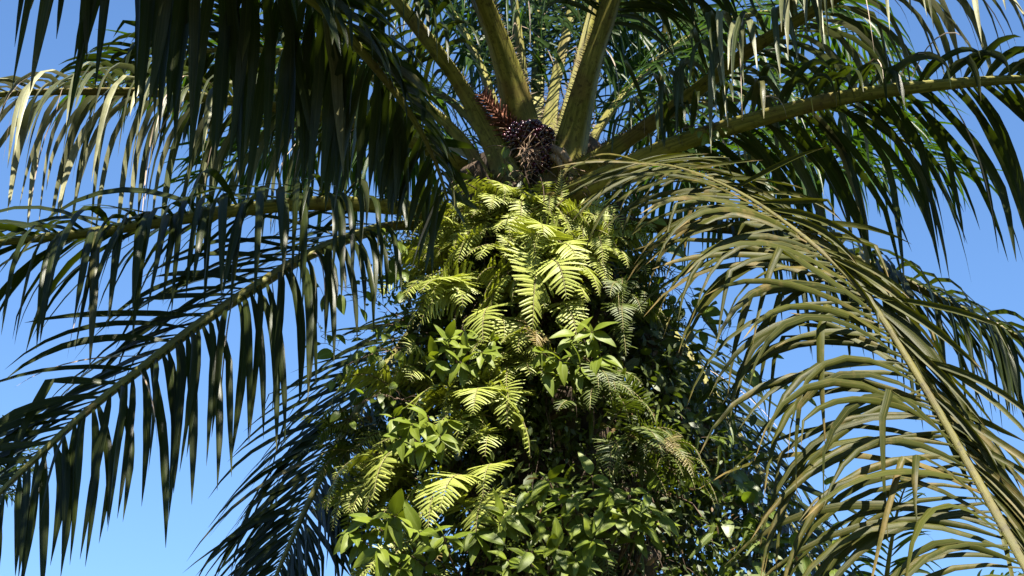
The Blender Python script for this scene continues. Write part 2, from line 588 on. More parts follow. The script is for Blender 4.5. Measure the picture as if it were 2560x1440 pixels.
# ------------------------------------------------------------------ ground
g = Geo()
R_, nr, na = 2500.0, 26, 48
V, F = [(0, 20, 0)], []
for i in range(1, nr + 1):
    rad = R_ * (i / nr) ** 3
    for j in range(na):
        c = 2 * math.pi * j / na
        hgt = 0.12 * math.sin(rad * 0.6 + j) * (1 if rad > 4 else 0) * min(1, 40 / max(rad, 1))
        V.append((rad * math.cos(c), 20 + rad * math.sin(c), hgt))
for j in range(na):
    F.append((0, 1 + j, 1 + (j + 1) % na))
for i in range(nr - 1):
    for j in range(na):
        a = 1 + i * na
        F.append((a + j, a + na + j, a + na + (j + 1) % na, a + (j + 1) % na))
g.add(V, F)
tag(link('ground', g.mesh('ground', M['ground'])), kind='structure')

# ------------------------------------------------------------------ the oil palm in the middle
AX_Y = 10.87


def axis_x(z):
    return 0.155 + (7.5 - z) * 0.042


def core_r(z):
    return 0.40 + 0.10 * sstep(7.6 - z, 0, 1.2) + 0.05 * sstep(6.0 - z, 0, 5.0)


palm = root('oil_palm', (axis_x(0), AX_Y, 0), 'tall oil palm in the middle, its trunk wrapped in ferns and shrubs', 'palm tree')
PO = np.array(palm.location)
g = Geo()
V, F = [], []
nz_, ka = 60, 40
rng = np.random.default_rng(3)
for i in range(nz_):
    z = -0.1 + 7.75 * i / (nz_ - 1)
    for j in range(ka):
        c = 2 * math.pi * j / ka
        r = core_r(z) * (1 + 0.05 * math.sin(5 * c + z * 9) + 0.05 * math.sin(8 * c - z * 9) + rng.uniform(-0.03, 0.03))
        V.append((axis_x(z) + r * math.cos(c), AX_Y + r * math.sin(c), z))
for i in range(nz_ - 1):
    for j in range(ka):
        F.append((i * ka + j, i * ka + (j + 1) % ka, (i + 1) * ka + (j + 1) % ka, (i + 1) * ka + j))
F.append(tuple((nz_ - 1) * ka + j for j in range(ka)))
g.add(V, F)
link('trunk', g.mesh('trunk', M['trunk'], PO), palm)

# stubs of cut fronds set in spirals up the trunk
stub_meshes = []
for k in range(4):
    g = Geo()
    rg = np.random.default_rng(40 + k)
    n_, kk = 7, 10
    V, F = [], []
    for i in range(n_):
        t = i / (n_ - 1)
        x = 0.34 * t
        zc = 0.10 * t + 0.10 * t * t
        hw_, hh_ = 0.16 - 0.07 * t, 0.065 - 0.02 * t
        for j in range(kk):
            c = 2 * math.pi * j / kk
            V.append((x, hw_ * math.cos(c) * rg.uniform(0.93, 1.07), zc + hh_ * (math.sin(c) if math.sin(c) < 0 else 0.35 * math.sin(c)) * rg.uniform(0.9, 1.1)))
    for i in range(n_ - 1):
        for j in range(kk):
            F.append((i * kk + j, (i + 1) * kk + j, (i + 1) * kk + (j + 1) % kk, i * kk + (j + 1) % kk))
    F.append(tuple((n_ - 1) * kk + j for j in range(kk))[::-1])
    g.add(V, F)
    stub_meshes.append(g.mesh('leaf_base', M['leaf_base']))
rng = np.random.default_rng(5)
for k in range(96):
    z = 4.2 + 3.15 * k / 96
    c = k * 2.39996 + rng.uniform(-0.1, 0.1)
    if math.sin(c) > 0.35:
        continue
    r = core_r(z) - 0.06
    m = Matrix.Translation(Vector((axis_x(z) + r * math.cos(c), AX_Y + r * math.sin(c), z)) - palm.location) @ Matrix.Rotation(c, 4, 'Z') @ Matrix.Rotation(-rng.uniform(0.15, 0.7), 4, 'Y') @ Matrix.Scale(rng.uniform(0.7, 1.1), 4)
    link('leaf_base', stub_meshes[k % 4], palm, m)

# --- fronds, base to tip
big = dict(thorns=70, base=(0.165, 0.125), mid=(0.074, 0.06))
# arching to the left across the top
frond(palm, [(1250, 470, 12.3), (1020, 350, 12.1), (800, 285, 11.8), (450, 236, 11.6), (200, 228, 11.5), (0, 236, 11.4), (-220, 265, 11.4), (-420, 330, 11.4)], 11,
      s0=0.22, n=79, L=1.15, W=0.048, droop=(6.0, 6.0), lift=(10, 0), strands=0.16, kinks=0.1, a0=70, twist=0.5, dry=0.2, sunlit_tip=0.55, mat='pale_leaflet')  # dryness rising to the tip paints in sunlight on the left end
# thick stalk to the left, nearer
frond(palm, [(1230, 530, 12.0), (1120, 533, 11.8), (980, 512, 11.4), (800, 502, 11.0), (600, 520, 10.7), (400, 552, 10.4), (200, 582, 10.1), (0, 604, 9.9), (-200, 640, 9.7), (-480, 720, 9.5)], 12,
      s0=0.2, n=77, L=1.15, W=0.052, droop=(5.0, 1.6), lift=(-5, 25), strands=0.05, thorns=50, base=(0.09, 0.10), mid=(0.06, 0.068), kinks=0.15)
# sinking to the lower left
frond(palm, [(1210, 560, 12.0), (1090, 555, 11.8), (960, 560, 11.5), (790, 622, 11.1), (650, 706, 10.8), (500, 806, 10.5), (350, 922, 10.2), (200, 1042, 9.9), (0, 1230, 9.6), (-160, 1390, 9.4), (-300, 1530, 9.3)], 13,
      uhint=(0, -0.55, 1), s0=0.16, n=86, L=1.1, W=0.052, droop=(5.0, 0.9), lift=(-15, 5), strands=0.04, base=(0.08, 0.07), mid=(0.05, 0.055), kinks=0.1, twist=0.4, a0=65, a1=40)
# hanging behind the trunk to the bottom left
frond(palm, [(1240, 560, 12.6), (1150, 660, 12.9), (1035, 820, 12.9), (930, 965, 12.6), (850, 1100, 12.3), (770, 1260, 12.0), (690, 1440, 11.7), (630, 1600, 11.5)], 14,
      s0=0.24, n=150, L=1.15, W=0.040, droop=(0.9, 0.9), lift=(0, 0), a0=66, a1=44, twist=0.4, uhint=(0.2, -1, 0.25), plume=18)
# big stalk climbing right and over the top edge
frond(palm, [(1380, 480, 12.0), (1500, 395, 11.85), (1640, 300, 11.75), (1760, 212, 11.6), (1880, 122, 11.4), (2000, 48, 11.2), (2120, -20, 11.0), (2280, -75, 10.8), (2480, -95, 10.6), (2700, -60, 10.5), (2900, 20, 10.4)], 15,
      s0=0.17, n=86, L=1.1, W=0.048, droop=(5.0, 5.0), lift=(5, 5), strands=0.14, kinks=0.1, tipL=0.3, dry=0.15, sunlit_tip=0.6, skip=(0.05, 0.05), mat='pale_leaflet', **big)  # sunlit outer leaflets painted paler through the dryness value
# dark stalk to the right, upper leaflets folding back over it
frond(palm, [(1370, 530, 11.9), (1450, 475, 11.65), (1560, 412, 11.4), (1700, 352, 11.1), (1900, 292, 10.8), (2100, 243, 10.6), (2300, 215, 10.4), (2560, 196, 10.2), (2800, 200, 10.0), (3000, 235, 9.9)], 16,
      s0=0.22, n=80, L=1.25, W=0.051, Lk=(1, 0.45), skip=(0.05, 0.4), droop=(2.2, 7.0), lift=(-28, 62), plume=12, kinks=0.4, strands=0.05, a0=68, a1=50, thorns=60, base=(0.16, 0.19), mid=(0.068, 0.085), dry=0.1)
# lower right, behind the weathered one
frond(palm, [(1420, 550, 12.2), (1560, 556, 12.0), (1720, 558, 11.9), (1880, 572, 11.8), (2050, 612, 11.7), (2200, 672, 11.5), (2380, 760, 11.3), (2560, 850, 11.1), (2760, 970, 11.0)], 17,
      s0=0.28, n=79, L=1.15, W=0.049, droop=(2.0, 6.0), lift=(15, -10), strands=0.05, thorns=40, base=(0.10, 0.11), mid=(0.05, 0.055), rmat='yellow_rachis', kinks=0.15)
# hanging behind the trunk to the bottom right
frond(palm, [(1440, 560, 12.6), (1540, 640, 12.9), (1640, 770, 12.9), (1730, 900, 12.7), (1830, 1060, 12.4), (1930, 1230, 12.1), (2040, 1420, 11.8), (2120, 1560, 11.7)], 18,
      s0=0.28, n=84, L=1.0, W=0.040, droop=(1.2, 1.2), lift=(0, 0), a0=62, a1=42, twist=0.4, uhint=(-0.2, -1, 0.25), plume=18)
# upright stalks in front
frond(palm, [(1330, 480, 11.95), (1305, 320, 12.0), (1262, 150, 11.9), (1205, 0, 11.7), (1120, -200, 11.3), (1010, -420, 10.7), (880, -580, 10.0), (700, -620, 9.3), (500, -540, 8.8)], 19,
      s0=0.28, n=72, L=1.05, droop=(2.5, 2.5), **big)
frond(palm, [(1400, 500, 11.85), (1432, 345, 11.9), (1470, 185, 11.8), (1510, 60, 11.75), (1570, -120, 11.7), (1690, -330, 11.6), (1880, -490, 11.5), (2120, -560, 11.4), (2380, -520, 11.3)], 20,
      s0=0.28, n=72, L=1.05, droop=(2.5, 2.5), **big)
frond(palm, [(1290, 500, 11.9), (1240, 370, 12.0), (1165, 230, 12.0), (1080, 110, 11.9), (960, -40, 11.9), (840, -190, 12.0), (720, -330, 12.2), (590, -450, 12.5), (450, -520, 12.8)], 21,
      s0=0.26, n=74, L=1.1, droop=(4.0, 4.0), **big)
# frond added to shade the trunk's right, stalk hidden behind the right upright one
frond(palm, [(1412, 480, 12.1), (1450, 310, 12.1), (1490, 135, 12.0), (1532, 0, 11.8), (1660, -180, 11.6), (1860, -310, 11.25), (2060, -390, 10.85), (2220, -400, 10.5)], 34,
      s0=0.34, n=90, L=1.05, W=0.052, droop=(2.5, 2.5), thorns=0, base=(0.10, 0.08), mid=(0.055, 0.05))
# short old stalk low on the left of the crown
frond(palm, [(1270, 540, 11.9), (1215, 440, 12.0), (1160, 350, 12.1), (1060, 260, 12.2), (900, 180, 12.4), (700, 130, 12.6), (480, 130, 12.8), (260, 180, 13.0)], 32,
      s0=0.26, n=72, L=1.1, droop=(4.0, 4.0), thorns=40, base=(0.11, 0.08), mid=(0.05, 0.045))
# upright stalks at the back of the crown
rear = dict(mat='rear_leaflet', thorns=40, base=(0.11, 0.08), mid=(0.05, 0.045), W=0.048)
frond(palm, [(1335, 420, 12.7), (1318, 220, 13.0), (1292, 20, 13.3), (1262, -180, 13.7), (1200, -380, 14.3), (1100, -500, 15.0), (980, -520, 15.7)], 22, s0=0.2, n=79, L=1.3, droop=(3.0, 3.0), **rear)
frond(palm, [(1385, 420, 12.7), (1425, 240, 12.9), (1470, 60, 13.2), (1520, -130, 13.6), (1590, -300, 14.2), (1690, -390, 14.9), (1800, -380, 15.6)], 23, s0=0.2, n=79, L=1.3, droop=(3.0, 3.0), **rear)
frond(palm, [(1358, 400, 12.9), (1390, 200, 13.4), (1425, 40, 13.9), (1450, -120, 14.6), (1450, -240, 15.4), (1430, -290, 16.2)], 24, s0=0.18, n=79, L=1.35, droop=(3.5, 3.5), **rear)
frond(palm, [(1340, 400, 13.0), (1345, 180, 13.8), (1350, 0, 14.6), (1340, -100, 15.6), (1320, -100, 16.6), (1300, -20, 17.4)], 33, s0=0.16, n=79, L=1.35, droop=(3.0, 3.0), **rear)
frond(palm, [(1370, 420, 12.8), (1440, 180, 13.3), (1530, -60, 13.9), (1610, -170, 14.3), (1655, -110, 14.6), (1664, 10, 14.7), (1656, 130, 14.7), (1648, 250, 14.7), (1645, 330, 14.6)], 25,
      s0=0.24, n=84, L=1.15, W=0.049, droop=(0.9, 0.9), a0=80, a1=45, rmat='yellow_rachis', mat='rear_leaflet', twist=0.3, plume=10, base=(0.1, 0.06), mid=(0.05, 0.04))
# back of the crown, right
frond(palm, [(1430, 450, 12.7), (1600, 320, 13.4), (1800, 250, 14.1), (2000, 250, 14.7), (2200, 320, 15.1), (2380, 430, 15.4)], 26, s0=0.14, n=84, L=1.3, droop=(2.2, 2.2), **rear)
frond(palm, [(1420, 440, 12.8), (1560, 230, 13.6), (1740, 80, 14.3), (1940, 30, 14.9), (2120, 90, 15.4), (2260, 210, 15.8)], 27, s0=0.14, n=84, L=1.35, droop=(2.5, 2.5), **rear)
frond(palm, [(1440, 490, 12.7), (1620, 430, 13.3), (1820, 395, 13.9), (2020, 400, 14.4), (2220, 450, 14.8)], 28, s0=0.16, n=77, L=1.2, droop=(3.0, 3.0), **rear)
# back of the crown, left
frond(palm, [(1280, 420, 12.8), (1120, 240, 13.4), (900, 170, 14.1), (650, 160, 14.7), (400, 180, 15.2), (180, 230, 15.5)], 29, s0=0.14, n=79, L=1.25, droop=(1.4, 1.4), lift=(-5, 5), **rear)
frond(palm, [(1260, 450, 12.7), (1110, 350, 13.4), (900, 320, 14.0), (700, 350, 14.5), (520, 440, 14.8)], 30, s0=0.16, n=79, L=1.3, droop=(3.0, 3.0), **rear)
frond(palm, [(1290, 410, 12.8), (1190, 130, 13.4), (1060, -60, 14.0), (900, -150, 14.7), (740, -130, 15.2), (600, -40, 15.6)], 31, s0=0.16, n=79, L=1.3, droop=(3.0, 3.0), **rear)

# ------------------------------------------------------------------ neighbouring palms whose fronds reach into view
def short_trunk(p, top, r0, r1):
    org = np.array(p.location)
    g = Geo()
    V, F = [], []
    n_, k_ = 20, 18
    rg = np.random.default_rng(int(top[0] * 100) & 255)
    for i in range(n_):
        t = i / (n_ - 1)
        c0 = org * (1 - t) + np.asarray(top) * t
        for j in range(k_):
            c = 2 * math.pi * j / k_
            r = (r0 + (r1 - r0) * t) * (1 + 0.08 * math.sin(5 * c + i * 2.0) + rg.uniform(-0.05, 0.05))
            V.append(c0 + np.array([r * math.cos(c), r * math.sin(c), 0]))
    for i in range(n_ - 1):
        for j in range(k_):
            F.append((i * k_ + j, i * k_ + (j + 1) % k_, (i + 1) * k_ + (j + 1) % k_, (i + 1) * k_ + j))
    F.append(tuple((n_ - 1) * k_ + j for j in range(k_)))
    g.add(V, F)
    link('trunk', g.mesh('trunk', M['trunk'], org), p)


crown_a = at(-520, -900, 5.7)
palm_a = root('oil_palm', (crown_a[0], crown_a[1], 0), 'near palm whose dark shaded frond hangs across the upper left', 'palm tree')
short_trunk(palm_a, crown_a + np.array([0, 0, 0.1]), 0.45, 0.35)
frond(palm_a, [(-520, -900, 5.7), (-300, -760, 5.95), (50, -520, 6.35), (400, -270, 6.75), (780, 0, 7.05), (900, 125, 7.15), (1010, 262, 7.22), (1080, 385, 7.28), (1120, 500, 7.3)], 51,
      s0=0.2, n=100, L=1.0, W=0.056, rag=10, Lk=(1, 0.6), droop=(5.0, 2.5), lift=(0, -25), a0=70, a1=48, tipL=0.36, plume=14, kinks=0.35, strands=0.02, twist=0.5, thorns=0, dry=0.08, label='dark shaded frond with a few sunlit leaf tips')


def free_frond(p, c, az, rise, length, seed, **kw):
    """A frond given by compass bearing and rise instead of by points."""
    pts = []
    for i in range(7):
        t = i / 6
        out = length * (t - 0.12 * t * t)
        pts.append(c + np.array([math.sin(az) * out, math.cos(az) * out, rise * length * (1.15 * t - 0.58 * t * t)]))
    px = [project(q) for q in pts]
    return frond(p, [(a, b, d) for a, b, d in px], seed, **kw)


# more of the near palm's crown, unseen, added to shade the fronds below
for k, (az, rise, le) in enumerate([(60, 0.95, 5.2), (70, 1.15, 5.0), (80, 0.9, 5.2), (90, 1.15, 5.0), (99, 0.85, 5.0), (112, 1.05, 5.0), (128, 0.7, 5.0), (75, 1.35, 4.8), (14, 1.1, 5.0), (27, 1.15, 5.0), (40, 1.15, 4.8), (-110, 0.5, 5.0), (180, 0.6, 5.0)]):
    free_frond(palm_a, crown_a, math.radians(az), rise, le, 520 + k, s0=0.2, n=46, L=1.0, W=0.066, droop=(2.5, 2.5), split=False)

crown_b = at(2960, 2120, 7.4)
palm_b = root('oil_palm', (crown_b[0], crown_b[1], 0), 'young palm whose weathered olive frond arches up from the lower right', 'palm tree')
short_trunk(palm_b, crown_b + np.array([0, 0, 0.1]), 0.4, 0.3)
frond(palm_b, [(2960, 2120, 7.4), (2800, 1830, 7.7), (2660, 1580, 7.95), (2545, 1380, 8.2), (2430, 1175, 8.5), (2300, 950, 8.8), (2165, 742, 9.1), (2010, 592, 9.4), (1850, 482, 9.7), (1700, 420, 9.9), (1580, 405, 10.0)], 61,
      s0=0.14, n=150, L=1.3, W=0.040, uhint=(0, -1, 0.25), droop=(1.7, 1.3), lift=(8, -12), tipL=0.5, plume=28, kinks=0.14, strands=0.0, twist=0.8, mat='dry_leaflet', rmat='yellow_rachis',
      mid=(0.026, 0.024), base=(0.07, 0.05), dry=0.14, Lk=(1, 0.66), skip=(0.04, 0.2), ang=((72, 46), (164, 146)), rag=12, fold=0.42, label='weathered olive and tan frond with yellow stalk')

def far_palm(label, px, py, d, seed, n, le):
    c = at(px, py, d)
    p = root('oil_palm', (c[0], c[1], 0), label, 'palm tree')
    short_trunk(p, c + np.array([0, 0, 0.1]), 0.5, 0.4)
    rg = np.random.default_rng(seed)
    for k in range(n):
        free_frond(p, c, 2 * math.pi * k / n + rg.uniform(-0.2, 0.2), rg.choice([0.35, 0.75, 1.1]) * rg.uniform(0.8, 1.2), le * rg.uniform(0.85, 1.1), seed * 40 + k, s0=0.18, n=30, L=1.0, W=0.075, droop=(2.0, 2.0), split=False, mat='far_leaflet')


far_palm('distant palm seen behind the dark fronds at the lower left edge', -110, 1230, 50.0, 71, 16, 2.5)
far_palm('distant palm showing leaf tips under the weathered frond at lower right', 2190, 1760, 30.0, 72, 14, 4.0)
far_palm('distant palm whose top leaf just shows at the bottom left of the trunk', 440, 2010, 30.0, 73, 12, 4.2)
flush_palms()

# ------------------------------------------------------------------ what grows on the trunk
def surf(px, py, R):
    """Front of an upright cylinder of radius R about the trunk where this line of sight meets it, and the way it faces."""
    best = None
    for d in np.linspace(9.0, 13.2, 240):
        p = at(px, py, d)
        v = np.array([p[0] - axis_x(p[2]), p[1] - AX_Y, 0])
        r = np.linalg.norm(v)
        if r <= R:
            return p, nz(v)
        if best is None or r < best[0]:
            best = (r, p, nz(v))
    return best[1], best[2]


def pinna_mesh(name, seed, mat, npin=15, wide=0.105):
    rg = np.random.default_rng(seed)
    g = Geo()
    sag = rg.uniform(0.10, 0.32)
    bend = rg.uniform(-0.06, 0.06)
    r = rg.random()

    def z(x, y):
        return -sag * x * x - 0.5 * abs(y)

    def yb(x):
        return bend * x * x
    g.add([(0, 0.008, 0), (0, -0.008, 0), (0.5, yb(.5) - 0.006, z(.5, 0) + .004), (0.5, yb(.5) + 0.006, z(.5, 0) + .004), (1, yb(1), z(1, 0))], [(0, 1, 2, 3), (3, 2, 4)], [(0, 0, r)] * 5)
    for k in range(npin):
        x = 0.03 + 0.93 * k / npin
        l = wide * (min(1, 0.75 + 2 * x)) * (1 - x) ** 0.62 + 0.012
        w = 0.93 / npin * 0.98
        for sd in (-1, 1):
            ll = l * rg.uniform(0.88, 1.08)
            pts = [(x, 0), (x + w, 0), (x + w * 1.15 + 0.38 * ll, 0.72 * ll), (x + 0.55 * w + 0.5 * ll, ll), (x + 0.12 * w + 0.30 * ll, 0.68 * ll)]
            V = [(a, sd * b + yb(a), z(a, b)) for a, b in pts]
            q = (0, 1, 2, 3, 4) if sd > 0 else (4, 3, 2, 1, 0)
            g.add(V, [q], [(x, sd * b / l, r) for a, b in pts])
    return g.mesh(name, mat, smooth=False)


PINNA = {m: [pinna_mesh('pinna', 100 + k, M[m]) for k in range(6)] for m in ('fern', 'dark_fern')}

PDAT = {}
for _ms in PINNA.values():
    for me in _ms:
        buf = np.zeros(len(me.vertices) * 3, dtype=np.float32)
        me.attributes['lf'].data.foreach_get('vector', buf)
        PDAT[me.name] = (np.array([v.co for v in me.vertices]), [tuple(q.vertices) for q in me.polygons], buf.reshape(-1, 3).copy())


def frame(p, x, zhint, s=1.0, sy=1.0):
    x = nz(x)
    y = nz(np.cross(zhint, x))
    z = np.cross(x, y)
    m = np.identity(4)
    m[:3, 0], m[:3, 1], m[:3, 2], m[:3, 3] = x * s, y * s * sy, z * s, p
    return Matrix(m.tolist())


def grow(p, d, length, n, droop, wob=0.0, rg=None):
    pts, dirs = [np.array(p)], [nz(d)]
    st = length / (n - 1)
    for i in range(n - 1):
        t = i / (n - 1)
        dd = dirs[-1] + np.array([0, 0, -1.0]) * droop * st * (0.5 + 1.4 * t)
        if wob:
            dd = dd + rg.normal(0, wob, 3) * st
        dirs.append(nz(dd))
        pts.append(pts[-1] + dirs[-1] * st)
    return np.array(pts), np.array(dirs)


def fern_frond(fern, p, d, length, wid, droop, seed, pairs=15, mat='fern', split=True, stalk=0.16, tilt=0.25):
    rg = np.random.default_rng(seed)
    org = np.array(fern.location)
    n = 18
    P, D = grow(p, d, length, n, droop, 0.5, rg)
    g = Geo()
    tube(g, P, np.linspace(0.0055, 0.0015, n), 4)
    fo = link('fern_frond', g.mesh('fern_frond', M['fern_stalk'], org), fern)
    old = rg.random() < 0.02
    N = nz(np.array([0, 0, 1.0]) - D[0] * D[0][2])
    Ns = []
    for i in range(n):
        N = nz(N - D[i] * (N @ D[i]))
        Ns.append(N)
    tw = rg.normal(0, tilt)
    joint = None
    if not split:
        joint = Geo()
    for k in range(pairs):
        x = (k + 0.5) / pairs
        q = stalk + (1 - stalk) * x
        i = min(n - 2, int(q * (n - 1)))
        f = q * (n - 1) - i
        pp = P[i] * (1 - f) + P[i + 1] * f
        T, U = D[i], np.array(Matrix.Rotation(tw, 3, Vector(D[i]))) @ Ns[i]
        S = np.cross(T, U)
        prof = min(1.0, 0.72 + 2.2 * x) * (1 - x) ** 0.75 + 0.05
        for sd in (-1, 1):
            A = math.radians(78 - 30 * x + rg.normal(0, 4))
            dd = math.cos(A) * T + math.sin(A) * S * sd + U * rg.uniform(-0.12, 0.16)
            le = wid * prof * rg.uniform(0.88, 1.1)
            mtx = frame(pp - org, dd, U, le)
            me = PINNA[mat][int(rg.integers(0, 6))]
            if split:
                link('pinna', me, fo, mtx)
            else:
                A4 = np.array(mtx)
                v, ff, lf = PDAT[me.name]
                lf = lf.copy()
                lf[:, 2] = rg.random()
                joint.add(v @ A4[:3, :3].T + A4[:3, 3] + org, ff, lf, 0.9 if old else rg.uniform(-0.1, 0.2))
    if joint:
        tag(link('pinnae', joint.mesh('pinnae', M[mat], org, smooth=False), fo), kind='stuff')
    return fo


BIG_FERNS = (6, 7, 8, 10, 11, 13, 14, 9)


def fern(label, px, py, R, fronds, seed, mat='fern', split=None, group='ferns growing on the palm trunk'):
    """fronds: (bearing off the outward way in degrees, rise in degrees, length, half width, droop)"""
    p, nrm = surf(px, py, R + 0.13)
    split = seed in (6, 7, 10, 11) if split is None else split
    f = root('fern', p, label, 'fern', group)
    for k, (az, el, le, wi, dr) in enumerate(fronds):
        c, s_ = math.cos(math.radians(az)), math.sin(math.radians(az))
        h = np.array([nrm[0] * c - nrm[1] * s_, nrm[0] * s_ + nrm[1] * c, 0])
        e = math.radians(el)
        d = h * math.cos(e) + np.array([0, 0, math.sin(e)])
        rg = np.random.default_rng(seed * 91 + k)
        sc = rg.uniform(0.65, 1.2)
        if seed in BIG_FERNS and k % 3:
            le, wi, pr = le * 1.12 * sc, wi * 1.12 * sc, 29
        else:
            le, wi, pr = le * 1.0 * sc, wi * 0.95 * sc, 38
        fern_frond(f, p + rg.normal(0, 0.085, 3) * np.array([1, 0.5, 1]), d, le, wi, dr / 1.25 * rg.uniform(0.7, 1.3), seed * 31 + k, pairs=max(11, int(le * pr)), mat=mat, split=split, tilt=0.5)
    return f


def rf(seed, n, az=(-60, 60), el=(10, 45), le=(0.42, 0.62), wi=(0.13, 0.19), dr=(3.5, 5.5)):
    rg = np.random.default_rng(seed)
    out = []
    n = int(round(n * 2.8))
    for k in range(n):
        a = az[0] + (az[1] - az[0]) * (k + 0.5) / n + rg.uniform(-9, 9)
        out.append((a, rg.uniform(*el) - 8, rg.uniform(*le), rg.uniform(*wi), rg.uniform(*dr) * 1.1))
    return out


# bright ferns, top to bottom
fern('lime fern arching highest on the trunk just under the fruit bunch', 1300, 535, 0.52, rf(1, 6, (-75, 75), (10, 40), (0.40, 0.55), (0.12, 0.16)), 1)
fern('bright fern clump right of the topmost one, below the thick right stalk', 1390, 545, 0.55, rf(2, 5, (-50, 70), (5, 45), (0.36, 0.52), (0.12, 0.16)), 2)
fern('bright fern clump left of the topmost one, brushing the dark frond tip', 1200, 560, 0.55, rf(3, 5, (-80, 40), (0, 40), (0.38, 0.55), (0.12, 0.16)), 3)
fern('fern on the upper left edge of the trunk against the sky', 1110, 590, 0.58, rf(4, 6, (-80, 60), (-5, 45), (0.34, 0.5), (0.11, 0.15)), 4)
fern('half-shaded fern at the upper right of the trunk', 1500, 610, 0.62, rf(5, 6, (-60, 60), (0, 45), (0.36, 0.5), (0.12, 0.16)), 5)
fern('wide sunlit fern right of centre with long comb-like fronds', 1345, 690, 0.62, rf(6, 5, (-65, 65), (15, 45), (0.50, 0.66), (0.18, 0.22)), 6)
fern('sunlit fern left of centre with drooping spread fronds', 1180, 715, 0.62, rf(7, 4, (-65, 50), (10, 40), (0.46, 0.6), (0.17, 0.21)), 7)
fern('sunlit fern in the very middle of the trunk with tips hanging down', 1310, 780, 0.66, rf(8, 4, (-50, 50), (0, 35), (0.46, 0.6), (0.17, 0.21)), 8)
fern('fern at the left side of the trunk beside the shrub with broad leaves', 1070, 960, 0.74, rf(9, 5, (-60, 50), (20, 60), (0.40, 0.52), (0.13, 0.17)), 9)
fern('large pale fern below the middle of the trunk behind a thin bare stem', 1215, 995, 0.72, rf(10, 5, (-60, 60), (15, 50), (0.50, 0.62), (0.17, 0.21)), 10)
fern('pale fern hanging below the large one beside the thin bare stem', 1240, 1090, 0.74, rf(11, 3, (-35, 35), (0, 30), (0.42, 0.55), (0.16, 0.19)), 11)
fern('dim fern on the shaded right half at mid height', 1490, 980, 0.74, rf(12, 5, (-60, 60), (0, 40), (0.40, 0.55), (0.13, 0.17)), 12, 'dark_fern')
fern('feathery fern spreading left low on the trunk over the blue gap', 1040, 1170, 0.80, rf(13, 6, (-75, 45), (0, 40), (0.42, 0.6), (0.14, 0.19)), 13)
fern('feathery fern low on the trunk above the bottom broad-leaved shrub', 1200, 1250, 0.80, rf(14, 5, (-55, 55), (0, 40), (0.42, 0.58), (0.15, 0.19)), 14)
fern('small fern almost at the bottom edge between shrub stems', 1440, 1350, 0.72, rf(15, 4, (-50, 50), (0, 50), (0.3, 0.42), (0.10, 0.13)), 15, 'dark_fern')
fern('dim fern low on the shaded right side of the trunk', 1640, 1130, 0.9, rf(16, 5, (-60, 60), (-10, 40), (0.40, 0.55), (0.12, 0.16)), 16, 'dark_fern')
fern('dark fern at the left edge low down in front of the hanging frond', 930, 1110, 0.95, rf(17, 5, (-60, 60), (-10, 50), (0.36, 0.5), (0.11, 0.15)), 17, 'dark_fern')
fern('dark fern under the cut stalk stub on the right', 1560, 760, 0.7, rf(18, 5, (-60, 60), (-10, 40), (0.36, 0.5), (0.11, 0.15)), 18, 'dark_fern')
fern('fern filling the gap between the topmost clumps and the wide sunlit fern', 1290, 600, 0.6, rf(20, 6, (-70, 70), (0, 45), (0.36, 0.5), (0.12, 0.16)), 20)
fern('small yellow-green fern under the upper left edge fern', 1120, 680, 0.66, rf(21, 6, (-70, 60), (-5, 45), (0.32, 0.46), (0.11, 0.15)), 21)
fern('fern between the two middle shrubs with narrow fronds', 1290, 900, 0.7, rf(22, 5, (-60, 60), (0, 45), (0.34, 0.46), (0.12, 0.15)), 22)
fern('fern low on the left edge drooping in front of the sky', 960, 1200, 0.95, rf(23, 5, (-60, 60), (0, 50), (0.36, 0.5), (0.12, 0.16)), 23)
fern('fern at the left edge next to the hanging frond stalk', 940, 1060, 0.95, rf(24, 4, (-70, 40), (0, 50), (0.34, 0.46), (0.11, 0.15)), 24)
fern('fern at the bottom left among large pale leaves', 1080, 1380, 0.85, rf(25, 5, (-60, 60), (0, 45), (0.36, 0.5), (0.12, 0.16)), 25)
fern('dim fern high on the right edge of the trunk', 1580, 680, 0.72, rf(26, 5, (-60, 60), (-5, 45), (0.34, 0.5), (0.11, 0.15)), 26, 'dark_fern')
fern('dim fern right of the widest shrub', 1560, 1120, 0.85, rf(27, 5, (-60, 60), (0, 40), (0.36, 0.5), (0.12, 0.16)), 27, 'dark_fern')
f = fern('single upright fern spear beside the thick dark stalk', 1405, 515, 0.62, [], 19)
fern_frond(f, np.array(f.location), np.array([0, -0.12, 1.0]), 0.26, 0.055, 0.3, 77, pairs=13, mat='fern')


